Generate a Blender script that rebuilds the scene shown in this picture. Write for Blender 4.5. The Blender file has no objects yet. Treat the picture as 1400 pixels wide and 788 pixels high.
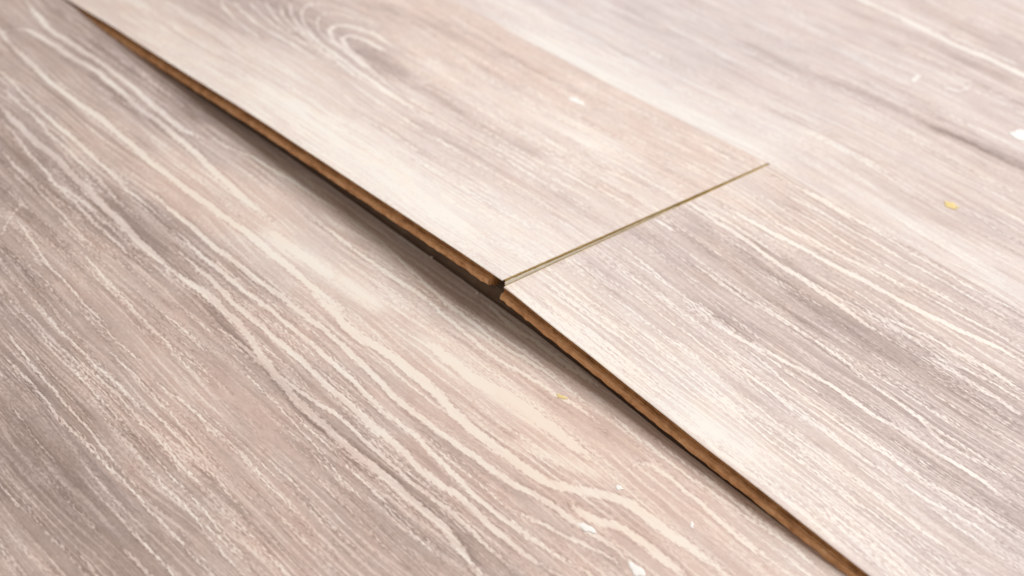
import bpy, math, random
import numpy as np
from mathutils import Matrix, Vector
random.seed(4)
scene = bpy.context.scene
col = scene.collection

# ------------------------------------------------------------------ camera
cam_data = bpy.data.cameras.new('camera')
cam_data.sensor_width = 36.0
cam_data.lens = 2065.0 / 1400.0 * 36.0
cam_data.clip_start = 0.01
cam_data.clip_end = 50.0
cam = bpy.data.objects.new('camera', cam_data)
col.objects.link(cam)
cam.matrix_world = Matrix(((0.66676961, -0.46710431, 0.58071668, 0.40797992),
                           (0.74526391, 0.41790694, -0.51955317, -0.35812308),
                           (0.0, 0.77920944, 0.62676363, 0.45244454),
                           (0, 0, 0, 1)))
cam_data.dof.use_dof = True
cam_data.dof.focus_distance = 0.66
cam_data.dof.aperture_fstop = 6.8
scene.camera = cam

# ------------------------------------------------------------------ light
world = bpy.data.worlds.new('World')
scene.world = world
world.use_nodes = True
bg = world.node_tree.nodes['Background']
bg.inputs[0].default_value = (1.0, 0.81, 0.68, 1)
bg.inputs[1].default_value = 0.22


def area(name, loc, target, sx, sy, power, color):
    d = bpy.data.lights.new(name, 'AREA')
    d.shape = 'RECTANGLE'
    d.size, d.size_y = sx, sy
    d.energy = power
    d.color = color
    o = bpy.data.objects.new(name, d)
    col.objects.link(o)
    o.location = loc
    v = Vector(target) - Vector(loc)
    o.rotation_euler = v.to_track_quat('-Z', 'Y').to_euler()
    return o


area('window_light', (0.45, 1.75, 2.15), (0, 0, 0), 1.7, 1.5, 98.0, (1.0, 0.985, 0.98))
area('far_cool_light', (-1.9, 1.9, 1.5), (0, 0.2, 0), 1.0, 0.9, 12.0, (0.92, 0.94, 1.0))  # weak cool area light from the far left
area('front_fill_light', (0.5, -1.6, 1.3), (0, 0, 0), 1.0, 1.0, 7.0, (1.0, 0.90, 0.82))  # added warm fill from the front, mainly for the raised brown edge

scene.view_settings.view_transform = 'Standard'
scene.view_settings.look = 'None'
scene.view_settings.exposure = 0.0
scene.view_settings.gamma = 1.0
scene.render.resolution_x = 1024
scene.render.resolution_y = 576

# ------------------------------------------------------------------ measured shape of the buckled floor (metres)
W = 0.19        # width of one plank
T = 0.0074      # thickness of one plank
NEAR_A = [(-0.45, 0.0), (-0.41, 0.001), (-0.355, 0.0055), (-0.324, 0.0068), (-0.295, 0.0083), (-0.267, 0.0097), (-0.24, 0.0115), (-0.197, 0.0138), (-0.16, 0.015), (-0.127, 0.0161), (-0.09, 0.0174), (-0.0557, 0.0186), (-0.03, 0.0196), (0, 0.0201)]
NEAR_B = [(0, 0.0168), (0.0097, 0.0163), (0.0231, 0.015), (0.036, 0.0139), (0.0561, 0.0127), (0.0834, 0.0103), (0.1014, 0.009), (0.1143, 0.0079), (0.129, 0.0067), (0.1435, 0.0061), (0.1644, 0.0048), (0.1814, 0.0034), (0.2, 0.002), (0.22, 0.0008), (0.25, 0.0)]
FAR_EDGE = [(-0.4, -0.0066), (-0.25, -0.0066), (-0.19, -0.0068), (-0.1156, -0.0058), (-0.07, -0.004), (0, -0.0002), (0.066, -0.003), (0.11, -0.0038), (0.16, -0.0055), (0.25, -0.006)]


def prof(tab, x):
    a = np.array(tab)
    s = 0.008
    return sum(w * np.interp(x + o * s, a[:, 0], a[:, 1]) for w, o in ((.25, -1), (.5, 0), (.25, 1)))


def height(kind, x, y):
    x = np.asarray(x, float)
    y = np.asarray(y, float)
    if kind in 'FG':
        u = np.clip((x - .05) / .16, 0, 1)
        return -.0042 * u * u * (3 - 2 * u) * np.clip((y + .14) / .14, 0, 1)
    f = prof(FAR_EDGE, x)
    if kind in 'AB':
        n = prof(NEAR_A if kind == 'A' else NEAR_B, x)
        if kind == 'A':
            n = np.where(x > -.02, np.interp(x, *np.array(NEAR_A).T), n)
        else:
            n = np.where(x < .02, np.interp(x, *np.array(NEAR_B).T), n)
        t = np.clip(y / W, -.05, 1)
        return n * (1 - t) + f * t
    if kind == 'C':
        t = np.clip((y - W) / W, 0, 1)
        return f * (1 - t) - 0.004 * t
    return 0 * x - 0.004


# grain drawn on each plank's decor sheet: (plank, kind, width in 0.1 mm, strength, x, y, x, y ... in 0.1 mm)
STROKES = [
 ('F','l',23.9,0.8,-4285,-174,-4057,-230,-3838,-259,-3669,-243,-3455,-226,-3271,-224,-3076,-217,-2844,-235,-2640,-240,-2415,-261,-2274,-247,-2156,-192),
 ('F','l',22.6,0.9,-4014,-496,-3998,-384,-3906,-335,-3688,-330,-3446,-318,-3183,-275,-2914,-312,-2668,-317,-2377,-308,-2125,-328,-1845,-348,-1601,-374,-1342,-371),
 ('F','l',21.7,0.9,-3965,-507,-3711,-524,-3491,-532,-3248,-555,-3031,-549,-2803,-526,-2514,-538,-2301,-547,-2092,-552,-1868,-545,-1638,-541,-1457,-528,-1265,-526,-1030,-531,-808,-542,-648,-529,-528,-533),
 ('F','l',16.9,0.7,-3602,-706,-3333,-722,-3098,-741,-2867,-744,-2673,-748,-2456,-751,-2223,-770,-2008,-779,-1784,-772),
 ('F','l',16.6,0.6,-3452,-783,-3251,-796,-3075,-785,-2807,-821,-2616,-824,-2369,-831,-2101,-854,-1879,-877),
 ('F','l',22.5,1,-3263,-879,-3012,-907,-2825,-917,-2651,-905,-2473,-916,-2273,-927,-2163,-934,-1971,-942,-1703,-961,-1501,-970,-1318,-975),
 ('F','l',12.2,0.7,-3144,-941,-2919,-968,-2657,-997,-2406,-1025,-2193,-1036,-1987,-1046,-1749,-1058,-1545,-1054,-1369,-1049),
 ('F','l',12.0,0.6,-2840,-1095,-2602,-1112,-2378,-1124,-2168,-1133,-1953,-1148,-1679,-1160),
 ('F','l',12.8,0.6,-2462,-1037,-2240,-1010,-1991,-1002,-1713,-1017,-1547,-1012),
 ('F','l',17.3,0.5,-4034,-93,-3746,-102,-3514,-110,-3259,-109,-2977,-107,-2733,-111,-2498,-105),
 ('F','l',20.4,1,-1318,-975,-1207,-962,-1063,-943,-894,-943,-715,-957,-541,-994,-362,-1031,-216,-1055,-78,-1055,67,-1064,184,-1066,309,-1056,424,-1056,578,-1051,739,-1052,859,-1052,993,-1074,1129,-1104),
 ('F','l',11.2,0.8,-843,-1045,-687,-1028,-506,-1030,-335,-1030,-195,-1010,-55,-994,66,-977,180,-984,297,-985,425,-991,553,-993,619,-980,738,-981,863,-971,1008,-981,1150,-990,1218,-1002),
 ('F','l',16.9,0.9,-1415,-864,-1255,-861,-1040,-876,-866,-888,-720,-884,-545,-883,-366,-888,-189,-896,-35,-902,88,-903,228,-904,367,-907,492,-916,621,-916,711,-901,800,-898,876,-897,974,-904,1058,-901,1152,-908,1255,-886,1333,-869),
 ('F','l',15.0,0.8,-1595,-794,-1506,-786,-1355,-797,-1196,-795,-1045,-798,-889,-790,-741,-788,-572,-782,-391,-789,-224,-789,-68,-797,83,-819,230,-814,357,-807,504,-819,626,-829,757,-850,871,-842,983,-834,1099,-836,1203,-814,1309,-795,1412,-776),
 ('F','l',17.6,0.9,-1913,-693,-1701,-707,-1471,-702,-1283,-717,-1113,-702,-923,-704,-796,-687,-649,-686,-473,-687,-329,-681,-204,-693,-82,-704,38,-715,168,-724,308,-727,408,-716,515,-708,619,-703,737,-697,839,-682,950,-660,1035,-642,1156,-634,1289,-616,1444,-608,1550,-614),
 ('F','l',24.9,1.2,-714,-554,-455,-588,-326,-600,-194,-576,-71,-559,56,-564,181,-569,322,-587,464,-599,598,-603,708,-589,823,-586,912,-585,993,-549,1054,-496,1136,-437,1217,-404,1328,-390,1432,-388,1521,-384,1638,-374,1753,-375),
 ('F','l',22.4,0.9,1093,-574,1196,-587,1274,-520,1383,-505,1515,-496,1643,-506),
 ('F','l',14.7,0.6,959,-789,1080,-740,1203,-715,1305,-673,1452,-656),
 ('F','t',60.1,0.35,-1370,-441,-1202,-437,-1062,-434,-906,-428,-710,-397,-517,-399,-342,-382),
 ('F','l',30.0,0.9,-1244,-430,-1062,-434,-906,-428,-756,-415),
 ('F','t',60.4,0.3,-179,-374,6,-382,153,-390,310,-382,474,-355,629,-346,751,-343),
 ('F','l',29.9,1,-47,-381,153,-390,289,-390,397,-356,528,-343,650,-343,740,-341,838,-348,936,-340),
 ('F','l',11.6,0.8,-2151,-218,-1972,-125,-1662,-103,-1417,-90,-1153,-66,-986,-67,-780,-74,-583,-93,-387,-129,-220,-133,-53,-139,78,-149,228,-135,384,-125,480,-112,692,-122),
 ('F','l',15.8,0.6,-1239,-219,-973,-200,-772,-217,-579,-200,-421,-192,-314,-189,-137,-202,78,-226,269,-216,440,-194,612,-178,732,-160,884,-176),
 ('F','l',14.6,0.7,-146,-1,-2,-3,113,-32,251,-2,397,-20,514,-9,668,-8),
 ('F','l',11.9,0.6,788,-81,945,-104,1117,-102,1283,-99,1459,-91,1626,-78,1805,-63,1997,-71),
 ('F','l',12.1,0.5,986,-56,1162,-61,1322,-52,1488,-56,1662,-52),
 ('F','l',15.3,0.6,1096,-257,1106,-180,1200,-166,1282,-165,1392,-172,1525,-186,1648,-191,1799,-189),
 ('F','l',11.9,0.5,610,-476,690,-465,799,-460,907,-477),
 ('F','t',41.5,0.22,628,-535,759,-486,887,-437,992,-411,1066,-356),
 ('F','l',8.4,0.7,-2194,-1324,-1949,-1373,-1681,-1398,-1491,-1405,-1337,-1414,-1127,-1418),
 ('F','l',8.3,0.7,-1739,-1227,-1550,-1234,-1342,-1255,-1129,-1262,-916,-1275,-727,-1277),
 ('F','l',8.0,0.8,-1490,-1784,-1326,-1795,-1223,-1794,-1078,-1817,-883,-1815,-674,-1824,-473,-1833,-308,-1842),
 ('F','l',7.5,0.7,-1310,-1876,-1170,-1869,-1003,-1864,-820,-1884,-634,-1881,-441,-1875,-224,-1874,20,-1874,174,-1877,439,-1878),
 ('F','l',7.2,0.6,-1713,-1670,-1545,-1663,-1318,-1670,-1146,-1671,-925,-1683,-744,-1695,-589,-1695,-418,-1706),
 ('F','l',7.1,0.8,-1133,-1641,-980,-1634,-839,-1622,-680,-1623,-548,-1629,-416,-1636,-261,-1641,-75,-1644,32,-1649),
 ('F','l',7.2,0.7,-991,-1497,-827,-1500,-667,-1502,-503,-1510,-371,-1519,-194,-1521,-34,-1535),
 ('F','l',7.9,0.6,-1426,-1594,-1225,-1590,-1013,-1597,-838,-1586,-679,-1587,-544,-1576),
 ('F','l',7.1,0.7,-627,-1563,-473,-1565,-316,-1571,-178,-1568,-25,-1577,146,-1583),
 ('F','l',7.3,0.6,-478,-1433,-339,-1429,-180,-1439,-26,-1431,140,-1435,371,-1452),
 ('F','l',7.0,0.6,-509,-1107,-356,-1133,-182,-1137,-35,-1144,125,-1164,281,-1183,425,-1197,588,-1210),
 ('F','l',6.8,0.6,-121,-1103,43,-1124,174,-1123,332,-1127,475,-1141,637,-1155,812,-1163,957,-1171),
 ('F','l',6.6,0.6,-468,-1694,-330,-1706,-186,-1705,-11,-1709,135,-1716,310,-1726,528,-1735),
 ('F','l',6.2,0.6,-237,-1762,-96,-1761,42,-1760,192,-1770,364,-1779,514,-1794),
 ('F','l',6.9,0.7,-677,-1962,-539,-1985,-399,-1995,-260,-2006,-186,-2014),
 ('F','l',6.9,0.6,-468,-1956,-333,-1964,-174,-1971,-64,-1968,17,-1966),
 ('F','l',6.6,0.6,-884,-2093,-720,-2109,-572,-2137,-418,-2152,-268,-2167,-123,-2181,17,-2195),
 ('F','l',8.8,0.6,-643,-2216,-516,-2231,-337,-2244,-209,-2247,-65,-2230),
 ('F','l',10.5,0.6,-290,-2396,-192,-2383,-66,-2371,6,-2363),
 ('F','l',6.7,0.6,230,-1929,332,-1926,401,-1921),
 ('F','l',6.5,0.5,17,-1350,156,-1355,319,-1360,466,-1375,619,-1380,816,-1386),
 ('F','l',6.8,0.5,210,-1263,378,-1274,529,-1276,706,-1283,924,-1291),
 ('F','l',6.4,0.5,332,-1496,487,-1498,638,-1501,769,-1510),
 ('F','t',25.3,-0.14,-2994,-885,-2682,-919,-2372,-937,-2076,-954,-1806,-983),
 ('F','t',29.0,-0.14,-3863,-526,-3504,-572,-3149,-599,-2872,-615),
 ('F','t',20.7,-0.14,-2086,-1480,-1824,-1497,-1549,-1528),
 ('F','t',32.3,-0.14,-2941,-367,-2722,-355,-2568,-354),
 ('F','t',47.2,-0.16,-3730,-111,-3340,-136,-2942,-128,-2624,-130,-2230,-143),
 ('F','t',28.8,-0.15,-2972,-1028,-2696,-1041,-2431,-1054,-2094,-1070,-1800,-1070,-1545,-1054,-1275,-1054),
 ('F','t',42.0,-0.16,-2126,-882,-1891,-891,-1654,-906,-1388,-923),
 ('F','t',40.1,-0.15,-1954,-768,-1700,-772,-1532,-770),
 ('F','t',38.2,-0.18,-1228,-1002,-1039,-999,-856,-997,-656,-1008,-475,-1032,-268,-1057,-60,-1069,95,-1065,256,-1070),
 ('F','t',28.2,-0.18,98,-1029,304,-1029,503,-1030,694,-1030,820,-1019,975,-1036,1143,-1087),
 ('F','t',22.1,-0.12,-355,-936,-111,-952,122,-968,383,-974,616,-966,803,-967,951,-977),
 ('F','t',22.8,-0.12,-288,-823,-64,-828,170,-847,376,-851,592,-868,797,-884),
 ('F','t',23.1,-0.13,100,-751,311,-757,503,-755,676,-741,885,-723,1008,-673,1079,-651),
 ('F','t',27.7,-0.12,1047,-628,1124,-538,1230,-475,1329,-450,1453,-452),
 ('F','t',39.5,-0.12,533,-576,698,-555,857,-535,961,-465,1061,-393),
 ('F','t',38.4,-0.15,-1185,-739,-1017,-724,-854,-710,-672,-711),
 ('F','t',29.5,-0.12,-1567,-854,-1344,-847,-1121,-823,-868,-825,-652,-808),
 ('F','t',43.6,-0.15,-968,-2050,-658,-2040,-442,-2055,-235,-2070,-90,-2086),
 ('F','t',33.5,-0.13,-51,-2042,111,-2005,301,-1989),
 ('F','t',18.5,-0.13,-95,-1603,92,-1582,234,-1606,371,-1628,554,-1651),
 ('F','t',29.8,-0.14,298,-242,531,-234,774,-201,1012,-172,1204,-193),
 ('A','l',15.4,0.66,-3412,777,-3244,731,-3031,695,-2806,700,-2578,699,-2364,702),
 ('A','l',14.2,0.66,-3351,856,-3189,801,-2986,771,-2754,769,-2510,755),
 ('A','l',12.2,0.66,-3290,935,-3149,871,-2954,813,-2758,799),
 ('A','l',14.1,0.66,-3241,1000,-3108,925,-2945,860,-2770,834,-2501,801,-2235,764,-2010,751),
 ('A','l',14.4,0.66,-3194,1061,-3073,971,-2916,899,-2727,857,-2481,828,-2211,798,-1905,774,-1613,752),
 ('A','l',13.5,0.66,-3467,706,-3267,650,-3067,614,-2816,603),
 ('A','l',10.2,0.85,-2568,1286,-2909,1264,-3042,1192,-3084,1100,-3001,996,-2841,911,-2660,862,-2430,829,-2148,803,-1845,780,-1510,746),
 ('A','l',8.8,0.85,-2526,1254,-2678,1259,-2824,1200,-2916,1129,-2890,1038,-2771,953,-2621,914,-2409,892,-2162,867,-1810,830),
 ('A','l',19.8,0.85,-2267,1163,-2444,1191,-2620,1159,-2727,1101,-2725,1017,-2641,956,-2494,913,-2292,885,-2065,871),
 ('A','l',20.5,0.85,-2244,1091,-2454,1089,-2563,1061,-2580,1003,-2495,946,-2347,910,-2166,896),
 ('A','t',88.6,-0.2,-2427,970,-2246,984,-2050,993,-1872,986),
 ('A','t',68.0,-0.2,-1846,975,-1625,971,-1425,947,-1231,924,-971,938,-848,968,-712,1017),
 ('A','t',51.7,-0.12,-1645,675,-1329,676,-1026,676,-711,705,-435,756,-213,748),
 ('A','t',43.3,-0.12,-712,1017,-515,1040,-250,1044,-67,1068),
 ('A','t',85.8,-0.12,-2890,1420,-2640,1514,-2348,1567,-2092,1584,-1772,1654,-1458,1601),
 ('A','t',33.7,-0.14,-1942,1891,-1692,1901,-1405,1905,-1185,1893,-922,1926,-587,1907,-274,1918),
 ('A','t',96.1,0.12,-2439,201,-1964,218,-1498,218,-1061,217,-644,163,-281,134),
 ('A','t',67.7,0.13,-2109,1148,-1742,1177,-1277,1211,-894,1297,-487,1283),
 ('A','t',49.7,0.12,-1251,1410,-935,1392,-660,1403,-399,1471),
 ('A','l',11.9,0.45,-1667,642,-1352,644,-994,650,-653,653,-326,654),
 ('A','t',13.4,-0.12,-1668,672,-1351,674,-993,679,-651,682,-324,682),
 ('A','l',10.7,0.45,-1172,400,-828,411,-452,425,-190,428),
 ('A','t',12.1,-0.12,-1171,429,-827,439,-450,452,-187,455),
 ('A','l',11.3,0.45,-1152,784,-818,800,-474,793,-217,802),
 ('A','t',12.8,-0.12,-1152,815,-816,830,-472,822,-215,831),
 ('A','l',11.7,0.45,-953,921,-623,933,-317,953,-101,997),
 ('A','t',13.2,-0.12,-951,952,-621,963,-315,981,-98,1026),
 ('A','l',12.1,0.45,-1011,1133,-656,1123,-343,1138,-138,1196),
 ('A','t',13.7,-0.12,-1009,1165,-654,1154,-341,1168,-135,1226),
 ('A','l',12.5,0.45,-730,1529,-458,1533,-145,1538,-44,1540),
 ('A','t',14.2,-0.12,-728,1562,-455,1565,-142,1569,-41,1571),
 ('A','l',13.1,0.45,-785,1760,-506,1760,-185,1758,-53,1754),
 ('A','t',14.8,-0.12,-783,1794,-504,1793,-182,1790,-50,1786),
 ('A','l',14.5,0.45,-2404,1614,-2020,1639,-1613,1627,-1259,1646),
 ('A','t',16.4,-0.12,-2405,1650,-2021,1675,-1613,1662,-1258,1680),
 ('A','l',12.1,0.45,-1782,478,-1464,483,-1147,478),
 ('A','t',13.7,-0.12,-1782,508,-1463,513,-1146,507),
 ('A','t',44.2,-0.12,-3446,388,-3114,386,-2795,384),
 ('B','t',87.3,-0.1,160,1166,372,1186,598,1199,804,1134,1032,1128,1281,1175,1525,1218,1790,1210,2063,1179),
 ('B','l',15.3,0.9,-18,1249,144,1255,314,1252,467,1259,619,1229,736,1234,857,1235,976,1236,1111,1208,1292,1216),
 ('B','l',17.5,0.9,150,1380,373,1406,542,1432,719,1444,907,1469,1113,1487,1312,1506,1494,1542,1672,1575,1795,1589),
 ('B','l',15.6,0.6,459,877,641,884,795,895,949,924,1097,924,1245,931,1408,902,1513,898,1637,890,1738,886,1860,839,1977,848,2091,880,2242,905),
 ('B','l',12.5,0.8,603,620,712,631,851,648,985,660,1121,704,1240,728,1344,739,1462,745,1588,736,1701,758,1823,770,1918,773,2036,785,2121,783,2331,769),
 ('B','t',40.4,-0.15,1224,667,1467,652,1623,655,1789,677,1905,688,2068,718,2247,718,2359,727),
 ('B','t',47.3,-0.1,642,677,814,739,1002,778,1185,817,1360,807),
 ('B','l',9.9,0.7,919,621,1068,615,1228,592,1393,577,1525,578,1679,583,1828,589,1972,597,2128,617,2282,635,2417,637),
 ('B','l',9.7,0.7,894,501,1173,493,1328,493,1495,487,1676,487,1861,495,2031,515,2244,552,2416,552),
 ('B','l',9.1,0.6,988,301,1304,260,1469,258,1635,267,1788,268,1943,276,2089,275,2263,264),
 ('B','l',9.4,0.6,1096,372,1349,370,1561,358,1750,364,1976,363,2195,359,2367,359),
 ('B','l',8.9,0.6,1536,151,1714,171,1859,180,2047,174,2231,166),
 ('B','l',8.5,0.6,1778,139,1926,142,2071,143,2223,129),
 ('B','l',13.0,0.6,197,1847,376,1869,615,1868,850,1863,1077,1856,1333,1858,1608,1878),
 ('B','l',12.5,0.6,230,1748,463,1761,728,1783,1002,1777,1250,1795,1461,1793,1665,1790),
 ('B','l',12.5,0.6,266,1647,483,1677,736,1654,951,1668,1202,1682,1450,1688),
 ('B','l',13.4,0.5,84,1802,318,1880,560,1879,787,1885,957,1900),
 ('B','l',13.6,0.6,266,1474,515,1523,731,1543,966,1589,1204,1620,1482,1641,1742,1672),
 ('B','l',13.0,0.7,1172,1318,1381,1376,1571,1396,1725,1403,1915,1405),
 ('B','l',12.3,0.7,1493,1251,1620,1269,1776,1270,2010,1260),
 ('B','l',12.7,0.6,1554,1306,1733,1333,1951,1351),
 ('B','l',13.4,0.6,96,1274,267,1305,465,1300,661,1290),
 ('B','l',13.6,0.7,26,999,74,1002,156,1004),
 ('B','l',10.2,0.5,1721,1238,1860,1260,2016,1252),
 ('B','t',24.4,-0.1,569,1689,780,1715,1054,1706,1285,1746,1521,1764),
 ('B','t',30.6,-0.12,679,1847,892,1867,1099,1904,1355,1887,1608,1878),
 ('B','t',27.0,-0.1,175,1813,463,1820,712,1804),
 ('B','t',23.0,-0.12,434,1117,689,1148,894,1172,1122,1161,1288,1167),
 ('B','l',8.1,0.55,111,83,310,104,579,118,854,116,1110,122),
 ('B','t',8.6,-0.1,118,113,317,133,587,147,863,144),
 ('B','l',8.2,0.55,109,170,313,195,589,207,868,204,1125,207),
 ('B','t',8.8,-0.1,116,201,320,225,597,236,877,232),
 ('B','l',8.4,0.55,107,259,316,287,599,296,882,293,1141,294),
 ('B','t',8.9,-0.1,114,290,324,317,607,326,891,321),
 ('B','l',8.5,0.55,105,349,319,381,609,387,896,383,1157,381),
 ('B','t',9.0,-0.1,112,380,327,411,617,417,905,411),
 ('B','l',8.6,0.55,103,441,323,476,620,479,911,474,1173,470),
 ('B','t',9.2,-0.1,110,472,331,507,628,509,920,503),
 ('B','l',8.8,0.55,101,534,326,572,630,572,926,566,1190,560),
 ('B','t',9.3,-0.1,109,566,334,604,639,602,935,595),
 ('B','l',8.9,0.55,99,628,330,670,641,666,941,659,1207,650),
 ('B','t',9.5,-0.1,107,661,338,702,650,697,950,689),
 ('B','t',61.0,0.16,1076,112,1208,107,1323,118,1470,134),
 ('B','t',35.5,0.12,1020,266,1155,259,1238,260),
 ('C','t',91.4,0.16,-2170,1949,-1706,1950,-1269,1952,-858,1955,-490,1981,-113,1973,132,1984),
 ('C','t',41.9,-0.2,-1161,2851,-838,2836,-605,2827,-332,2827,-101,2867,148,2877,403,2868,607,2920,916,2923),
 ('C','t',58.8,-0.26,288,2870,465,2897,637,2924,908,2935,1095,2922),
 ('C','t',44.6,-0.2,-856,3601,-533,3665,-251,3652,-66,3646,130,3608,447,3634),
 ('C','t',42.2,-0.13,-278,3689,-93,3683,145,3639,410,3691),
 ('C','t',52.8,-0.12,-1902,2512,-1612,2545,-1240,2609),
 ('C','t',44.3,-0.14,669,2132,858,2157,1011,2193,1196,2179),
 ('C','t',53.0,0.1,274,2055,520,2050,784,2072,1076,2039,1353,2012,1525,2004),
 ('C','l',26.9,1,-1002,3784,-726,3801,-580,3794,-373,3775,-197,3755,-35,3750,112,3761,367,3756,559,3762),
 ('C','l',18.3,0.4,-1027,2768,-673,2756,-387,2743),
 ('C','t',25.1,-0.08,-1015,2833,-660,2820,-375,2806),
 ('C','l',17.5,0.4,-555,2880,-246,2832,47,2789),
 ('C','t',24.1,-0.08,-542,2945,-233,2896,59,2853),
 ('C','l',18.1,0.4,-1330,2321,-1000,2351,-709,2347),
 ('C','t',24.9,-0.08,-1318,2384,-988,2414,-696,2408),
 ('C','l',19.6,0.4,-369,3477,-116,3495,100,3482),
 ('C','t',26.9,-0.08,-356,3546,-102,3564,114,3550),
 ('C','l',17.3,0.4,-214,2993,105,2982,354,2983),
 ('C','t',23.7,-0.08,-201,3059,118,3047,368,3047),
 ('C','l',17.4,0.4,73,3449,356,3404,556,3397),
 ('C','t',24.0,-0.08,86,3517,370,3470,571,3461),
 ('C','l',15.1,0.4,264,2702,571,2682,846,2688,1069,2691),
 ('C','t',20.7,-0.08,277,2764,585,2742,861,2746,1084,2749),
 ('C','l',15.3,0.4,-75,2296,219,2309,497,2329),
 ('C','t',21.0,-0.08,-62,2356,231,2369,511,2387),
 ('C','l',17.3,0.4,-1031,2136,-712,2164,-430,2157),
 ('C','t',23.9,-0.08,-1019,2197,-700,2224,-418,2216),
 ('C','l',13.1,0.4,968,2381,1175,2337,1299,2344),
 ('C','t',18.0,-0.08,983,2437,1190,2391,1314,2398),
 ('C','l',17.3,0.9,-11,3194,-25,3242,-34,3297),
 ('C','l',24.9,0.5,134,3291,223,3309,240,3392),
 ('D','t',53.2,-0.12,-621,3962,-297,3971,-15,3947,281,3887),
 ('D','l',22.2,0.5,-246,3823,-38,3829,315,3836),
 ('D','l',23.4,0.4,-589,4070,-264,4077,168,4059),
 ('F','l',8.6,0.6,-2123,-1449,-2226,-1360,-2288,-1287,-2311,-1226),
 ('B','t',20.8,0.16,1150,102,1213,93,1280,97),
 ('B','t',17.7,0.14,1001,123,1064,125,1122,131),
 ('B','t',16.7,0.14,1189,268,1244,253,1302,235),
 ('F','t',37.4,0.14,145,-413,324,-395,515,-392,683,-374),
 ('F','t',23.3,0.14,1124,-538,1224,-573,1288,-575),
 ('C','t',66.1,-0.12,-119,2871,134,2896,421,2890,637,2924,916,2923,1095,2922),
 ('B','t',113.4,-0.08,573,960,886,1021,1205,1055,1512,1087,1840,1121,2089,1140),
 ('F','t',43.9,-0.1,-1228,-1002,-833,-1011,-423,-1048,17,-1085,389,-1094,721,-1090),
]
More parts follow.
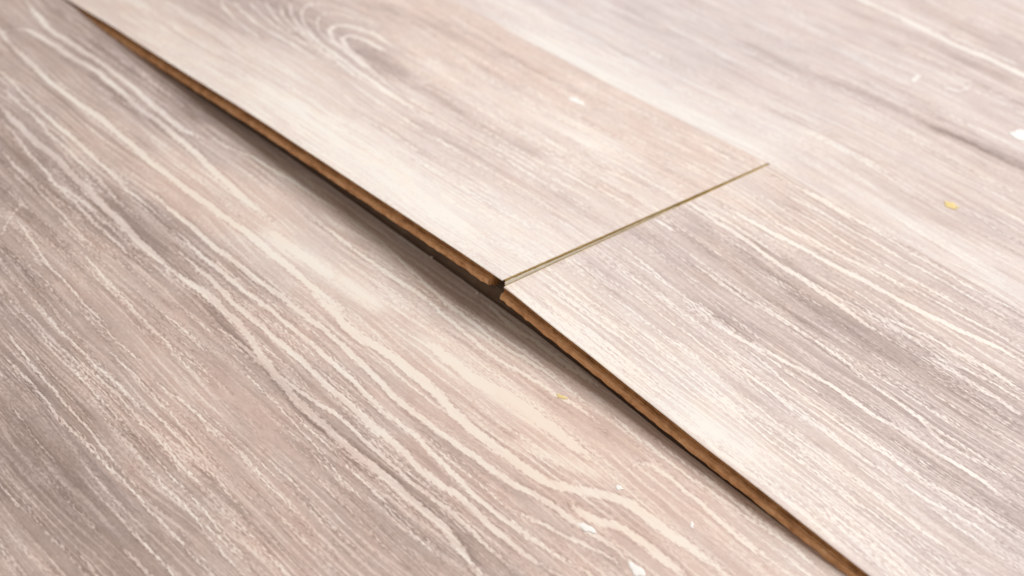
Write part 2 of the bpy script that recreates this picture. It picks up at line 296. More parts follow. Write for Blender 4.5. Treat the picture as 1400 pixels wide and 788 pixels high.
TONES = [
 ('F',-4134,-288,0.42,0.5),('F',-3542,-167,0.36,0.35),('F',-3484,-487,0.45,0.5),('F',-2802,-212,0.42,0.4),('F',-2530,-141,0.38,0.3),
 ('F',-2601,-1090,0.35,0.4),('F',-2206,-1338,0.4,0.4),('F',-2476,-636,0.5,0.6),('F',-2141,-153,0.5,0.4),('F',-1833,-535,0.62,0.8),
 ('F',-1572,-438,0.66,0.8),('F',-1116,-396,0.72,0.6),('F',-1941,-946,0.35,0.45),('F',-1940,-1317,0.45,0.6),('F',-1561,-1246,0.52,0.7),
 ('F',-1428,-834,0.42,0.5),('F',-900,-761,0.52,0.6),('F',-1153,-1208,0.5,0.65),('F',-701,-1097,0.44,0.6),('F',-1543,-1644,0.38,0.45),
 ('F',-1147,-1595,0.45,0.55),('F',-600,-1355,0.55,0.75),('F',-268,-1268,0.55,0.75),('F',-45,-1155,0.47,0.65),('F',-841,-1907,0.3,0.4),
 ('F',-413,-1831,0.42,0.55),('F',76,-1781,0.42,0.55),('F',97,-1514,0.55,0.8),('F',427,-1735,0.5,0.75),('F',430,-1385,0.5,0.7),('F',692,-1326,0.45,0.6),
 ('F',-14,-984,0.46,0.65),('F',331,-1126,0.42,0.65),('F',686,-1099,0.42,0.65),('F',1037,-1051,0.38,0.6),('F',-464,-438,0.68,0.7),
 ('F',-82,-481,0.68,0.75),('F',-102,-798,0.55,0.65),('F',289,-780,0.58,0.75),('F',688,-790,0.55,0.75),('F',345,-581,0.62,0.85),('F',690,-465,0.7,1),
 ('F',683,-201,0.68,0.9),('F',280,-225,0.66,0.8),('F',1016,-220,0.66,1),('F',1204,-193,0.66,0.9),('F',1114,-610,0.56,0.8),('F',1359,-562,0.58,0.85),
 ('F',1225,-834,0.58,0.8),('F',1440,-225,0.62,0.9),('F',1717,-313,0.68,0.8),('F',1176,-30,0.62,0.7),('F',1735,-115,0.62,0.7),('F',1966,-77,0.62,0.6),
 ('F',1017,-841,0.48,0.7),('F',-1219,-140,0.6,0.6),('F',-544,-110,0.6,0.6),('F',-102,-114,0.6,0.6),('F',625,-56,0.6,0.6),('F',-3159,-843,0.42,0.4),
 ('G',-1032,-1982,0.32,0.4),('G',-505,-2187,0.25,0.4),('G',-291,-2071,0.22,0.4),('G',-145,-2376,0.45,0.6),('G',122,-2077,0.3,0.5),
 ('G',300,-1989,0.4,0.6),('G',-437,-1922,0.3,0.4),('A',-3465,196,0.65,0.6),('A',-2931,371,0.65,0.5),('A',-2566,41,0.72,0.5),('A',-3111,642,0.45,0.4),
 ('A',-2923,888,0.33,0.35),('A',-2423,538,0.7,0.5),('A',-2541,883,0.42,0.4),('A',-2495,1119,0.48,0.5),('A',-1822,119,0.78,0.5),
 ('A',-1465,193,0.85,0.5),('A',-2745,1309,0.5,0.6),('A',-2264,1272,0.65,0.7),('A',-1863,1167,0.62,0.65),('A',-2353,1689,0.55,0.75),
 ('A',-1697,1587,0.6,0.75),('A',-1599,1220,0.68,0.6),('A',-1530,686,0.62,0.5),('A',-1165,204,0.85,0.45),('A',-742,150,0.84,0.45),
 ('A',-276,84,0.82,0.4),('A',-273,313,0.8,0.45),('A',-653,653,0.68,0.5),('A',-1133,666,0.6,0.5),('A',-723,1242,0.7,0.55),('A',-385,760,0.66,0.5),
 ('A',-946,1689,0.62,0.7),('A',-487,1564,0.66,0.7),('A',-292,1140,0.7,0.6),('A',-251,1598,0.66,0.7),('B',60,105,0.74,0.5),('B',251,298,0.68,0.4),
 ('B',328,40,0.76,0.5),('B',609,180,0.7,0.45),('B',447,585,0.6,0.4),('B',67,623,0.6,0.35),('B',268,926,0.5,0.4),('B',572,960,0.45,0.45),
 ('B',352,1487,0.58,0.5),('B',113,1477,0.68,0.55),('B',106,1835,0.6,0.5),('B',504,1708,0.55,0.5),('B',958,1598,0.55,0.5),('B',772,1548,0.58,0.55),
 ('B',854,1165,0.45,0.45),('B',1336,1103,0.42,0.4),('B',1450,1510,0.52,0.45),('B',1643,1762,0.5,0.3),('B',1726,1285,0.45,0.35),
 ('B',1962,1275,0.42,0.3),('B',1132,828,0.45,0.4),('B',1579,784,0.42,0.35),('B',829,671,0.5,0.4),('B',1940,815,0.42,0.3),('B',2265,816,0.4,0.25),
 ('B',1161,540,0.6,0.4),('B',987,300,0.68,0.4),('B',1173,98,0.76,0.4),('B',1307,134,0.78,0.5),('B',1555,315,0.6,0.5),('B',1901,363,0.55,0.4),
 ('B',1741,90,0.65,0.5),('B',2232,404,0.5,0.3),('B',2116,83,0.6,0.4),('B',2468,508,0.45,0.2),('B',1955,57,0.68,0.5),('C',-2339,2038,0.7,0.4),
 ('C',-1757,1998,0.76,0.3),('C',-1180,1984,0.78,0.35),('C',-657,2043,0.74,0.3),('C',-296,2064,0.76,0.3),('C',-1897,2379,0.62,0.15),
 ('C',-1545,2350,0.62,0.15),('C',-1583,2710,0.58,0.1),('C',-968,2571,0.6,0.15),('C',-1025,3033,0.6,0.2),('C',-229,2484,0.66,0.35),
 ('C',-725,3087,0.58,0.2),('C',-353,2967,0.6,0.2),('C',118,2184,0.7,0.4),('C',364,2063,0.66,0.5),('C',275,2490,0.64,0.45),('C',702,2369,0.6,0.45),
 ('C',-15,3214,0.64,0.25),('C',219,3242,0.64,0.3),('C',-597,3633,0.6,0.3),('C',-18,3876,0.52,0.4),('C',1040,2088,0.7,0.4),('C',1029,2356,0.56,0.35),
 ('C',1454,2046,0.72,0.3),('C',1080,2606,0.6,0.4),('C',599,3330,0.6,0.3),('C',800,2687,0.62,0.5),('D',-590,3995,0.6,0.35),('D',-352,4048,0.55,0.4),
 ('D',-133,4435,0.6,0.25),('D',178,3965,0.55,0.3),('D',-93,4061,0.55,0.3),
]
# ^ TONES: (plank, x, y in 0.1 mm, tone of the print, warmth of the print with lavender window tint mixed in)


def wobble(x, y):
    return (.00030 * np.sin(x * 170 + y * 90) + .00018 * np.sin(x * 403 + y * 230 + 1.7)
            + .00014 * np.sin(x * 911 - y * 310 + .6) + .00014 * np.sin(x * 1630 + y * 170))


def print_fields(kind, x, y):
    """tone, line and warmth of the printed grain, painted window tint included, at every vertex"""
    y = y + wobble(x, y)
    num = np.full(x.shape, .5 * 1e-3)
    numw = np.full(x.shape, .5 * 1e-3)
    den = np.full(x.shape, 1e-3)
    for b, px, py, t, w in TONES:
        if b != kind:
            continue
        g = np.exp(-((x - px * 1e-4) / .030) ** 2 - ((y - py * 1e-4) / .0105) ** 2) + .02 * np.exp(
            -((x - px * 1e-4) / .09) ** 2 - ((y - py * 1e-4) / .03) ** 2)
        num += g * t
        numw += g * w
        den += g
    tone, warm = num / den, numw / den
    tone = (.45 if kind in 'FG' else .49) + (tone - .5) * 1.2
    if kind in 'CD':
        warm = warm - .08
    line = np.zeros(x.shape)
    for s in STROKES:
        if s[0] != kind:
            continue
        w = s[2] * 1e-4
        P = np.array(s[4:], float).reshape(-1, 2) * 1e-4
        for _ in range(2):
            if len(P) > 3:
                P = np.concatenate([P[:1], np.stack([.75 * P[:-1] + .25 * P[1:], .25 * P[:-1] + .75 * P[1:]], 1).reshape(-1, 2), P[-1:]])
                Q = P.copy()
                P[1:-1] = .25 * Q[:-2] + .5 * Q[1:-1] + .25 * Q[2:]
        r = w * 3 if s[1] == 't' else w * 2
        m = ((x > P[:, 0].min() - r) & (x < P[:, 0].max() + r) & (y > P[:, 1].min() - r) & (y < P[:, 1].max() + r))
        if not m.any():
            continue
        X, Y = x[m], y[m]
        best = np.full(X.shape, 9.)
        seg = np.hypot(*(P[1:] - P[:-1]).T)
        cum = np.concatenate([[0], np.cumsum(seg)])
        at = np.zeros(X.shape)
        for i in range(len(seg)):
            d = P[i + 1] - P[i]
            u = np.clip(((X - P[i, 0]) * d[0] + (Y - P[i, 1]) * d[1]) / (seg[i] ** 2 + 1e-12), 0, 1)
            q = np.hypot(X - P[i, 0] - u * d[0], Y - P[i, 1] - u * d[1])
            c = q < best
            best = np.where(c, q, best)
            at = np.where(c, cum[i] + u * seg[i], at)
        f = at / cum[-1]
        taper = np.clip(np.minimum(f, 1 - f) / .12, .25, 1)
        if s[1] == 't':
            tone[m] += (.9 if s[3] < 0 else 1.15) * s[3] * taper * np.exp(-(best / (w * .75)) ** 2)
        else:
            v = min(s[3] * 1.1, 1.1) * np.sqrt(taper) * np.exp(-(best / (w * .93)) ** 2)
            line[m] = np.maximum(line[m], v)
    return tone, line, warm


# many short fine grain lines that run with the drawn ones: plank, count, x range, y range, width range, strength range
FINE = [('F', 230, (-.36, .08), (-.189, -.075), (.0006, .0011), (.26, .55)),
        ('F', 50, (-.40, .20), (-.10, -.004), (.0005, .0009), (.25, .5)),
        ('G', 70, (-.20, .12), (-.30, -.192), (.0007, .0014), (.35, .7)),
        ('B', 240, (.0, .30), (.002, .188), (.0005, .0010), (.3, .7)),
        ('A', 130, (-.17, .0), (.002, .150), (.0004, .0007), (.2, .45)),
        ('A', 120, (-.30, .0), (.09, .188), (.0005, .0009), (.3, .55)),
        ('C', 130, (-.28, .26), (.192, .375), (.0008, .0015), (.12, .32))]


def fine_strokes():
    rnd = random.Random(11)
    out = []
    for kind, n, xr, yr, wr, sr in FINE:
        for _ in range(n):
            x0, y0 = rnd.uniform(*xr), rnd.uniform(*yr)
            ln = rnd.uniform(.02, .075)
            P = []
            slope = rnd.uniform(-.012, .012)
            for i in range(9):
                x = x0 + ln * (i / 8 - .5)
                y = y0 + .0022 * math.sin(x * 15 + y0 * 40) + .0009 * math.sin(x * 41 + y0 * 27) + slope * (x - x0)
                P += [x * 1e4, y * 1e4]
            out.append([kind, 'l', rnd.uniform(*wr) * 1e4 * .8, rnd.uniform(*sr)] + P)
            if rnd.random() < .6:
                off = rnd.uniform(8, 14) * (1 if rnd.random() < .5 else -1)
                out.append([kind, 't', 9, -rnd.uniform(.02, .06)] + [p + (off if i % 2 else 0) for i, p in enumerate(P)])
    return out


STROKES = STROKES + fine_strokes()


# ------------------------------------------------------------------ materials
def lin(r, g, b):
    f = lambda c: (c / 255) / 12.92 if c <= 10 else ((c / 255 + .055) / 1.055) ** 2.4
    return (f(r), f(g), f(b), 1)


class NT:
    def __init__(self, name):
        self.m = bpy.data.materials.new(name)
        self.m.use_nodes = True
        self.n = self.m.node_tree.nodes
        self.l = self.m.node_tree.links
        self.b = self.n['Principled BSDF']

    def put(self, sock, v):
        if hasattr(v, 'is_output') or isinstance(v, bpy.types.NodeSocket):
            self.l.new(v, sock)
        else:
            sock.default_value = v

    def math(self, op, a, b=0.0, c=None, clamp=False):
        n = self.n.new('ShaderNodeMath')
        n.operation = op
        n.use_clamp = clamp
        self.put(n.inputs[0], a)
        self.put(n.inputs[1], b)
        if c is not None:
            self.put(n.inputs[2], c)
        return n.outputs[0]

    def noise(self, vec, sx, sy, detail=3, rough=.55, off=0.0, dist=0.0):
        mp = self.n.new('ShaderNodeMapping')
        mp.inputs['Scale'].default_value = (sx, sy, sx)
        mp.inputs['Location'].default_value = (off, off * 1.7, off * .3)
        self.l.new(vec, mp.inputs[0])
        n = self.n.new('ShaderNodeTexNoise')
        n.inputs['Scale'].default_value = 1
        n.inputs['Detail'].default_value = detail
        n.inputs['Roughness'].default_value = rough
        n.inputs['Distortion'].default_value = dist
        self.l.new(mp.outputs[0], n.inputs['Vector'])
        return n.outputs[0]

    def ramp(self, fac, stops):
        n = self.n.new('ShaderNodeValToRGB')
        e = n.color_ramp.elements
        e[0].position, e[0].color = stops[0]
        e[1].position, e[1].color = stops[-1]
        for p, c in stops[1:-1]:
            k = e.new(p)
            k.color = c
        self.l.new(fac, n.inputs[0])
        return n.outputs[0]

    def step(self, v, a, b, x0=0.0, x1=1.0):
        n = self.n.new('ShaderNodeMapRange')
        n.interpolation_type = 'SMOOTHSTEP'
        self.put(n.inputs[0], v)
        n.inputs[1].default_value = a
        n.inputs[2].default_value = b
        n.inputs[3].default_value = x0
        n.inputs[4].default_value = x1
        return n.outputs[0]


RING = {1: .23, 5: .24, 9: .13, 14: .24, 21: .12, 30: .10}


def decor_material(seed):
    t = NT('printed_wood_decor')
    uv = t.n.new('ShaderNodeUVMap')
    uv.uv_map = 'plank'
    at = {}
    for k in ('tone', 'line', 'warm'):
        a = t.n.new('ShaderNodeAttribute')
        a.attribute_name = k
        at[k] = a.outputs['Fac']
    U = uv.outputs[0]
    # slow wander of the grain across the plank
    sep = t.n.new('ShaderNodeSeparateXYZ')
    t.l.new(U, sep.inputs[0])
    wan = t.noise(U, 9, 30, 2, .5, seed)
    wan2 = t.noise(U, 60, 110, 2, .5, seed + 3)
    y2 = t.math('ADD', sep.outputs[1], t.math('MULTIPLY', t.math('SUBTRACT', wan, .5), .010))
    y2 = t.math('ADD', y2, t.math('MULTIPLY', t.math('SUBTRACT', wan2, .5), .0016))
    cmb = t.n.new('ShaderNodeCombineXYZ')
    t.l.new(sep.outputs[0], cmb.inputs[0])
    t.l.new(y2, cmb.inputs[1])
    V = cmb.outputs[0]
    fine = t.noise(V, 22, 950, 3, .6, seed + 1)
    fib = t.noise(V, 60, 1900, 2, .6, seed + 2)
    mid = t.noise(V, 7, 230, 3, .55, seed + 5)
    blot = t.noise(U, 55, 150, 5, .6, seed + 7)
    rag = t.noise(U, 420, 1100, 3, .6, seed + 9)
    spk = t.noise(U, 500, 900, 2, .6, seed + 11)
    zone = t.step(t.noise(U, 6, 35, 2, .5, seed + 13), .38, .62)
    # drawn light lines with ragged edges
    L = t.math('ADD', at['line'], t.math('MULTIPLY', t.math('SUBTRACT', rag, .5), 1.05))
    L = t.math('ADD', L, t.math('MULTIPLY', t.math('SUBTRACT', blot, .5), .5))
    L = t.step(L, .16, .72)
    v1 = t.math('ABSOLUTE', t.math('SUBTRACT', t.noise(V, 5, 130, 1, .4, seed + 19), .5))
    v2 = t.math('ABSOLUTE', t.math('SUBTRACT', t.noise(V, 9, 300, 1, .4, seed + 23), .5))
    vein = t.math('MULTIPLY', t.step(v1, .05, .004), t.step(rag, .36, .58))
    vein2 = t.math('MULTIPLY', t.step(v2, .07, .005), t.step(rag, .30, .60))
    # regular growth rings running along the plank
    ph = t.math('ADD', t.math('MULTIPLY', y2, 245.0), t.math('MULTIPLY', t.noise(U, 5, 26, 1, .4, seed + 29), 7.0))
    ring = t.math('SINE', t.math('MULTIPLY', ph, 6.2832))
    ring = t.math('ADD', ring, t.math('MULTIPLY', t.math('SUBTRACT', rag, .5), 1.6))
    ring = t.step(ring, .25, 1.0)
    ring = t.math('MULTIPLY', ring, t.step(t.noise(U, 16, 70, 2, .5, seed + 31), .36, .60))
    # hairline light pores
    hair = t.step(fine, .56, .72)
    hair = t.math('MULTIPLY', hair, t.math('ADD', .35, t.math('MULTIPLY', zone, .65)))
    dark = t.step(fine, .46, .30)
    v = at['tone']
    for src, k in ((mid, .36), (fib, .20), (blot, .28), (spk, .18), (rag, .22)):
        v = t.math('ADD', v, t.math('MULTIPLY', t.math('SUBTRACT', src, .5), k))
    v = t.math('ADD', v, t.math('MULTIPLY', vein, .16))
    v = t.math('ADD', v, t.math('MULTIPLY', t.math('MULTIPLY', vein2, t.math('ADD', .35, zone)), .17))
    flank = t.math('MULTIPLY', t.step(at['line'], .02, .2), t.math('SUBTRACT', 1.0, L))
    v = t.math('SUBTRACT', v, t.math('MULTIPLY', flank, .12))
    v = t.math('ADD', v, t.math('MULTIPLY', ring, RING[int(seed) % 97]))
    v = t.math('SUBTRACT', v, .07)
    v = t.math('ADD', v, t.math('MULTIPLY', hair, .15))
    v = t.math('SUBTRACT', v, t.math('MULTIPLY', dark, .07))
    v = t.math('ADD', v, t.math('MULTIPLY', L, .45), clamp=True)
    c = t.ramp(v, [(0.0, lin(139, 124, 115)), (.25, lin(169, 154, 146)), (.5, lin(197, 183, 175)),
                   (.75, lin(215, 206, 198)), (1.0, lin(226, 224, 215))])
    wv = t.math('ADD', at['warm'], t.math('MULTIPLY', t.math('SUBTRACT', t.noise(U, 35, 90, 3, .6, seed + 17), .5), .9),
                clamp=True)
    tint = t.ramp(wv, [(0.0, (.935, .94, .995, 1)), (.5, (1.0, .968, .962, 1)), (1.0, (1.0, .88, .815, 1))])
    mx = t.n.new('ShaderNodeMix')
    mx.data_type = 'RGBA'
    mx.blend_type = 'MULTIPLY'
    mx.inputs[0].default_value = 1
    t.l.new(c, mx.inputs[6])
    t.l.new(tint, mx.inputs[7])
    t.l.new(mx.outputs[2], t.b.inputs['Base Color'])
    t.b.inputs['Roughness'].default_value = .42
    t.l.new(t.math('ADD', .36, t.math('MULTIPLY', blot, .2)), t.b.inputs['Roughness'])
    t.b.inputs['Specular IOR Level'].default_value = .45
    bp = t.n.new('ShaderNodeBump')
    bp.inputs['Strength'].default_value = .25
    bp.inputs['Distance'].default_value = .0002
    t.l.new(t.math('ADD', fine, t.math('MULTIPLY', L, .4)), bp.inputs['Height'])
    t.l.new(bp.outputs[0], t.b.inputs['Normal'])
    return t.m


def fibre_material(name, c0, c1, c2, rough=.85, sc=1.0):
    t = NT(name)
    tc = t.n.new('ShaderNodeTexCoord')
    a = t.noise(tc.outputs['Object'], 60 * sc, 1400 * sc, 3, .65, 2)
    b = t.noise(tc.outputs['Object'], 180 * sc, 180 * sc, 4, .7, 5)
    v = t.math('ADD', t.math('MULTIPLY', a, .5), t.math('MULTIPLY', b, .5))
    c = t.ramp(v, [(.32, c0), (.5, c1), (.68, c2)])
    t.l.new(c, t.b.inputs['Base Color'])
    t.b.inputs['Roughness'].default_value = rough
    t.b.inputs['Specular IOR Level'].default_value = .15
    bp = t.n.new('ShaderNodeBump')
    bp.inputs['Strength'].default_value = .5
    bp.inputs['Distance'].default_value = .0004
    t.l.new(b, bp.inputs['Height'])
    t.l.new(bp.outputs[0], t.b.inputs['Normal'])
    return t.m


M_DECOR = [decor_material(s) for s in (1.3, 5.1, 9.7, 14.2, 21.9, 30.4)]
M_CORE = fibre_material('brown_fibreboard', lin(104, 72, 42), lin(148, 106, 64), lin(184, 140, 94))
M_GROOVE = fibre_material('lightened_groove_fibreboard', lin(140, 116, 98), lin(164, 138, 118), lin(182, 158, 138))  # fibreboard lightened so the shaded gap reads less dark
M_END = fibre_material('dusty_end_fibreboard', lin(134, 112, 64), lin(162, 138, 86), lin(184, 164, 112))
M_TONGUE = fibre_material('lit_tongue_fibreboard', lin(150, 108, 72), lin(212, 162, 116), lin(236, 196, 152))  # core fibreboard lightened, painting in the light the tongue catches
M_LIP = fibre_material('pale_fibreboard', lin(222, 214, 194), lin(238, 233, 218), lin(244, 241, 232))
M_BACK = fibre_material('backing_paper', lin(92, 80, 68), lin(110, 96, 82), lin(124, 110, 94))
M_SUB = fibre_material('foam_underlay', lin(150, 130, 116), lin(168, 148, 132), lin(184, 164, 148), sc=.3)
M_WHITE = fibre_material('white_paint', lin(222, 220, 214), lin(232, 231, 227), lin(240, 240, 236), rough=.9)
M_YELLOW = fibre_material('yellow_glue', lin(210, 190, 128), lin(218, 198, 138), lin(224, 208, 160), rough=.95)
M_CRUMB = fibre_material('pale_crumb', lin(170, 160, 148), lin(196, 186, 174), lin(214, 206, 196))


# ------------------------------------------------------------------ building helpers
def mesh_obj(name, verts, faces, mat, parent=None):
    me = bpy.data.meshes.new(name)
    me.from_pydata([tuple(v) for v in verts], [], faces)
    me.materials.append(mat)
    me.update()
    o = bpy.data.objects.new(name, me)
    col.objects.link(o)
    if parent is not None:
        o.parent = parent
    return o


def shear_none(x, y):
    return x


def under(kind, X, Y):
    # front edge bulged under the risen planks, shaped so the gap's shade fades softly
    if kind != 'F':
        return Y
    lift = np.where(X < 0, np.interp(X, *np.array(NEAR_A).T), np.interp(X, *np.array(NEAR_B).T))
    reach = .0042 * np.clip((lift - .0085) / .007, 0, 1)
    return Y + reach * np.clip((Y + .012) / .012, 0, 1)


def loft(name, kind, xs, section, mat, parent, base, shear=shear_none, smooth=False):
    """sweep a closed (y, depth) section along the plank, following its buckled surface"""
    xs = np.asarray(xs, float)
    sy = np.array([p[0] for p in section])
    sz = np.array([p[1] for p in section])
    X = np.repeat(xs[:, None], len(sy), 1)
    Y = np.repeat(sy[None, :], len(xs), 0)
    X = shear(X, Y)
    Y = under(kind, X, Y)
    Z = height(kind, X, Y) + sz[None, :]
    V = np.stack([X - base[0], Y - base[1], Z - base[2]], -1).reshape(-1, 3)
    n, k = len(xs), len(sy)
    F = []
    for i in range(n - 1):
        for j in range(k):
            j2 = (j + 1) % k
            F.append((i * k + j, i * k + j2, (i + 1) * k + j2, (i + 1) * k + j))
    F.append(tuple(range(k - 1, -1, -1)))
    F.append(tuple((n - 1) * k + j for j in range(k)))
    return mesh_obj(name, V, F, mat, parent), X.ravel(), Y.ravel()


def stations(x0, x1, fine0, fine1, step):
    a = np.arange(x0, fine0, .05) if x0 < fine0 else np.array([])
    b = np.arange(max(x0, fine0), min(x1, fine1), step)
    c = np.arange(fine1, x1, .05) if x1 > fine1 else np.array([])
    s = np.concatenate([a, b, c, [x1]])
    keep = [s[0]]
    for v in s[1:]:
        if v - keep[-1] > 2e-4:
            keep.append(v)
    keep[-1] = x1
    return np.array(keep)


D = .0004    # thickness of the printed decor sheet


def roughen(o, amp, seed):
    rnd = np.random.RandomState(seed)
    n = len(o.data.vertices)
    co = np.empty(n * 3)
    o.data.vertices.foreach_get('co', co)
    co = co.reshape(-1, 3)
    ph = rnd.uniform(0, 6.28, 6)
    big = sum(np.sin(co[:, 0] * f + p + co[:, 1] * 900) for f, p in zip((180, 333, 610, 990, 1500, 2100), ph)) / 4
    co[:, 1] += amp * (.5 * rnd.uniform(-1, 1, n) + .6 * big)
    co[:, 2] += amp * (.4 * rnd.uniform(-1, 1, n) + .4 * big) * (np.abs(co[:, 2] - co[:, 2].max()) > .0002)
    o.data.vertices.foreach_set('co', co.ravel())
    o.data.update()


def plank(kind, x0, x1, y0, y1, seed, label, tongue=True, lip=False, shear=shear_none):
    base = ((x0 + x1) / 2, (y0 + y1) / 2, float(height(kind, (x0 + x1) / 2, (y0 + y1) / 2)) - T)
    root = bpy.data.objects.new('laminate_plank', None)
    col.objects.link(root)
    root.location = base
    root.empty_display_size = .02
    root['label'] = label
    root['category'] = 'floorboard'
    root['group'] = 'wood look laminate floor planks'
    # decor sheet: dense on top so that the printed grain can be stored on it
    ys = np.arange(y0 + .0004, y1 - .0003, .0008)
    top = [(y0, -.00016 if kind in 'AB' else 0.0)] + [(float(v), 0.0) for v in ys] + [(y1, 0.0)]
    sec = top + [(y1, -D), (y0, -D)]
    sec = sec[::-1]
    xs = stations(x0, x1, -.52, .36, .002)
    o, X, Y = loft('wear_surface', kind, xs, sec, M_DECOR[seed], root, base, shear)
    tone, line, warm = print_fields(kind, X, Y)
    for nm, arr in (('tone', tone), ('line', line), ('warm', warm)):
        a = o.data.attributes.new(nm, 'FLOAT', 'POINT')
        a.data.foreach_set('value', arr.astype(np.float32))
    uv = o.data.uv_layers.new(name='plank')
    vi = np.empty(len(o.data.loops), np.int32)
    o.data.loops.foreach_get('vertex_index', vi)
    uv.data.foreach_set('uv', np.stack([X[vi] + 3, Y[vi] + 3], -1).astype(np.float32).ravel())
    # core with the locking groove on its far edge
    e = .00015
    xc = stations(x0, x1, -.52, .36, .0025)
    core = [(y0 + e, -D), (y1 - e, -D), (y1 - e, -.0028), (y1 - .0034, -.0030), (y1 - .0034, -.0042),
            (y1 - e, -.0045), (y1 - e, -T + .0003),
            (y0 + .0008, -T + .0003), (y0 + .0004, -.0066), (y0 + e, -.0064)]
    if kind == 'A':
        csh = lambda x, y: x - .0068 * np.exp(-(np.maximum(y, 0) / .007) ** 2) * np.clip(1 + x / .03, 0, 1)
    else:
        csh = shear
    co = loft('core', kind, xc, core[::-1], M_CORE, root, base, csh)[0]
    roughen(co, .00030, seed)
    loft('backing_sheet', kind, xc, [(y0 + .0008, -T + .0003), (y1 - e, -T + .0003), (y1 - e, -T), (y0 + .0008, -T)][::-1],
         M_BACK, root, base, shear)
    if tongue:
        tg = [(y0 + e, -.0030), (y0 + e, -.0069), (y0 - .0012, -.0069), (y0 - .0020, -.0065), (y0 - .0022, -.0055),
              (y0 - .0020, -.0040), (y0 - .0012, -.0033)]
        if kind == 'A':
            tx = xc[xc < -.0065]
        else:
            tx = xc
        to = loft('tongue', kind, tx, tg, M_TONGUE, root, base, shear if kind == 'B' else shear_none)[0]
        roughen(to, .00032, seed + 20)
    if kind == 'F':
        lp = loft('locking_lip', kind, xc, [(y1 - .004, -.0046), (y1 + .016, -.0036), (y1 + .016, -.0073), (y1 - .004, -.0073)],
                  M_GROOVE, root, base)[0]
        roughen(lp, .0003, 77)
    if lip:
        # end face of the raised plank: pale band, khaki tongue at the bottom of the open joint
        yy = np.linspace(y0 + .0016, y1 - .0008, 60)

        def strip(name, mat, prof_fn):
            V, F = [], []
            for v in yy:
                P = prof_fn(v)
                V += [(p[0] - base[0], v - base[1], p[1] - base[2]) for p in P]
            k = 4
            for i in range(len(yy) - 1):
                for j in range(k):
                    j2 = (j + 1) % k
                    F.append((i * k + j, (i + 1) * k + j, (i + 1) * k + j2, i * k + j2))
            F.append((0, 1, 2, 3))
            F.append(tuple((len(yy) - 1) * k + j for j in (3, 2, 1, 0)))
            return mesh_obj(name, V, F, mat, root)

        zA = lambda v: float(height('A', np.array(0.), np.array(v)))
        zB = lambda v: float(height('B', np.array(.002), np.array(v)))
        strip('end_tongue', M_END, lambda v: [(.0001, zB(v) - .0003), (.0024, zB(v) - .0005), (.0024, zB(v) - .006), (.0001, zB(v) - .006)])

        def band(v):
            zt = zA(v) - .0014 - .0001 * math.sin(v * 700) - .00008 * math.sin(v * 1900 + 1)
            zb = min(zB(v) - .0002, zt - .0002)
            return [(.00005, zt), (.00045, zt - .0001), (.00050, zb), (.00005, zb)]
        strip('end_band', M_LIP, band)

        def rim(v):
            zt = zA(v) - .00025
            return [(-.0001, zt), (.00035 + .00012 * math.sin(v * 900), zt - .0001), (.00035, zt - .0013), (-.0001, zt - .0013)]
        strip('end_rim', M_END, rim)
    return root


# ------------------------------------------------------------------ the floor below
def slab(name, x0, x1, y0, y1, z0, z1, mat):
    V = [(x, y, z) for z in (z0, z1) for x, y in ((x0, y0), (x1, y0), (x1, y1), (x0, y1))]
    F = [(3, 2, 1, 0), (4, 5, 6, 7), (0, 1, 5, 4), (1, 2, 6, 5), (2, 3, 7, 6), (3, 0, 4, 7)]
    o = mesh_obj(name, V, F, mat)
    o['kind'] = 'structure'
    return o


slab('subfloor', -1.4, 1.3, -.8, 1.0, -.05, -.0165, M_SUB)

# ------------------------------------------------------------------ planks
plank('F', -.72, .52, -W + .0000, -.0006, 0, 'pinkish plank with bold wavy pale grain, shaded by the raised brown edge')
plank('G', -.62, .62, -2 * W + .0002, -W - .00002, 1, 'greyish brown plank filling the lower left corner of the photo')
plank('A', -1.24, 0.0, .0008, W, 2, 'raised cream plank with nested oval grain, its brown edge lifted highest', lip=True)


def wedge(x, y):
    return x + (.0011 + .0005 * np.clip(y, 0, W) / W) * np.clip(1 - x / .06, 0, 1)


plank('B', 0.0, 1.24, .0008, W, 3, 'raised grey streaked plank right of the open end joint', shear=wedge)
plank('C', -.80, .44, W + .00002, 2 * W - .00002, 4, 'pale lavender grey plank with a long dark streak and a yellow spot')
plank('D', -.55, .69, 2 * W, 3 * W, 5, 'pale grey plank in the far upper right corner beyond the bright seam line')


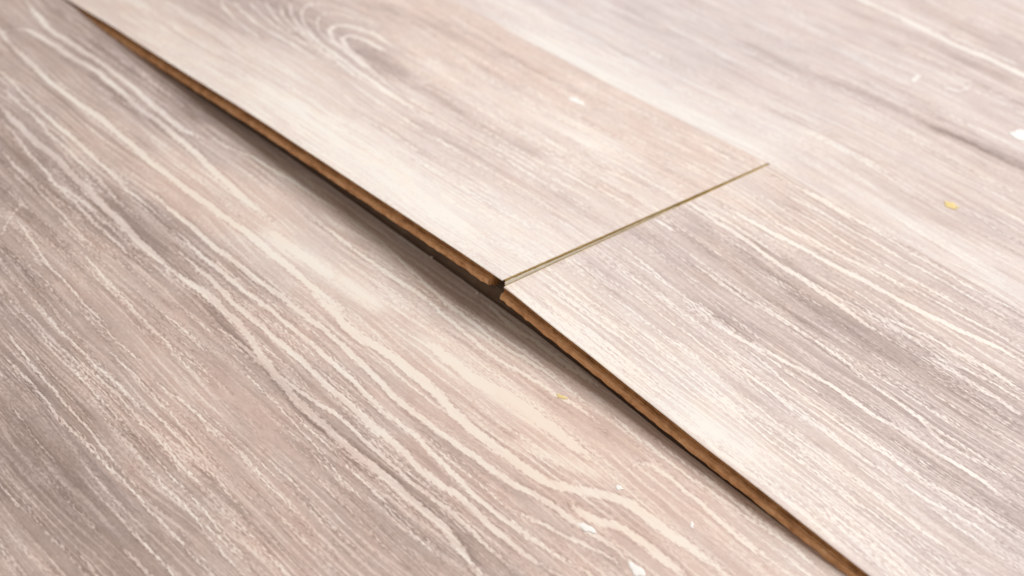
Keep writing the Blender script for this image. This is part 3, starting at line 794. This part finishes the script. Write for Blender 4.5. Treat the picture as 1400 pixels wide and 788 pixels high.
# ------------------------------------------------------------------ flecks and crumbs lying on the planks
def fleck(name, kind, x, y, rx, ry, h, rot, mat, label, cat, seed, z=None, ragged=.25):
    rnd = random.Random(seed)
    z0 = float(height(kind, np.array(x), np.array(y))) if z is None else z
    n, rings = 26, 4
    amp = [(rnd.uniform(-1, 1), rnd.uniform(0, 6.28)) for _ in range(5)]
    V, F = [], []
    rim = [1 + ragged * sum(a * math.sin((q + 2) * 2 * math.pi * i / n + p) / (1 + .5 * q) for q, (a, p) in enumerate(amp)) * .6
           for i in range(n)]
    for k in range(rings):
        fr = 1 - k / rings
        for i in range(n):
            a = 2 * math.pi * i / n
            rr = rim[i] * fr
            u, v = rx * rr * math.cos(a), ry * rr * math.sin(a)
            zz = h * (1 - fr ** 5) * rnd.uniform(.75, 1.1)
            V.append((u * math.cos(rot) - v * math.sin(rot), u * math.sin(rot) + v * math.cos(rot), zz))
    for k in range(rings - 1):
        for i in range(n):
            j = (i + 1) % n
            F.append((k * n + i, k * n + j, (k + 1) * n + j, (k + 1) * n + i))
    c = len(V)
    V.append((0, 0, h))
    for i in range(n):
        F.append(((rings - 1) * n + i, (rings - 1) * n + (i + 1) % n, c))
    b = len(V)
    V += [(V[i][0], V[i][1], -.00005) for i in range(n)]
    for i in range(n):
        j = (i + 1) % n
        F.append((b + i, b + j, j, i))
    F.append(tuple(b + i for i in range(n - 1, -1, -1)))
    o = mesh_obj(name, V, F, mat)
    for p in o.data.polygons:
        p.use_smooth = True
    o.location = (x, y, z0 + .00005)
    o['label'] = label
    o['category'] = cat
    return o


fleck('paint_fleck', 'A', -0.1148, 0.1580, 0.0046, 0.0034, 8e-05, 0.3, M_WHITE, 'white paint fleck on the cream plank with nested oval grain', 'paint fleck', 1, ragged=.55)
fleck('paint_fleck', 'F', 0.1502, -0.0626, 0.0042, 0.0022, 0.0002, -0.5, M_WHITE, 'curled white paint fleck on the pinkish plank, nearest the bottom of the photo', 'paint fleck', 2, ragged=.55)
fleck('paint_fleck', 'F', 0.1219, -0.0621, 0.004, 0.0018, 0.00012, 0.1, M_WHITE, 'slanting white paint fleck crossing the bold pale grain of the pinkish plank', 'paint fleck', 3, ragged=.55)
fleck('paint_fleck', 'F', 0.1482, -0.0287, 0.0008, 0.0017, 0.00012, 0.6, M_WHITE, 'tiny oblong white paint fleck on the pinkish plank close to the raised edge', 'paint fleck', 4, ragged=.55)
fleck('paint_fleck', 'F', 0.1147, -0.0368, 0.0017, 0.0012, 0.00012, 0, M_WHITE, 'small round white paint fleck on the broad pink patch of the front plank', 'paint fleck', 5, ragged=.55)
fleck('paint_fleck', 'C', 0.0720, 0.3185, 0.0065, 0.0045, 0.00016, 0.4, M_WHITE, 'white paint fleck at the right side of the lavender grey plank, above its dark streak', 'paint fleck', 6, ragged=.55)
fleck('glue_spot', 'C', 0.0860, 0.2343, 0.0042, 0.0026, 8e-05, 0.2, M_YELLOW, 'yellow spot on the lavender grey plank behind the end joint', 'glue spot', 7, ragged=.55)
fleck('glue_spot', 'F', 0.0601, -0.0176, 0.0024, 0.0012, 0.00012, 0.5, M_YELLOW, 'small yellow spot on the pinkish front plank below the raised edge', 'glue spot', 8, ragged=.55)
fleck('wood_crumb', 'F', -0.0192, 0.0021, 0.001, 0.0009, 0.0011, 0.5, M_CRUMB, 'pale crumb in the shadow under the open end joint', 'crumb', 9)
fleck('wood_crumb', 'F', -0.0554, 0.0036, 0.0008, 0.0006, 0.0006, 0.5, M_CRUMB, 'tiny dim crumb in the dark gap left of the end joint', 'crumb', 10)
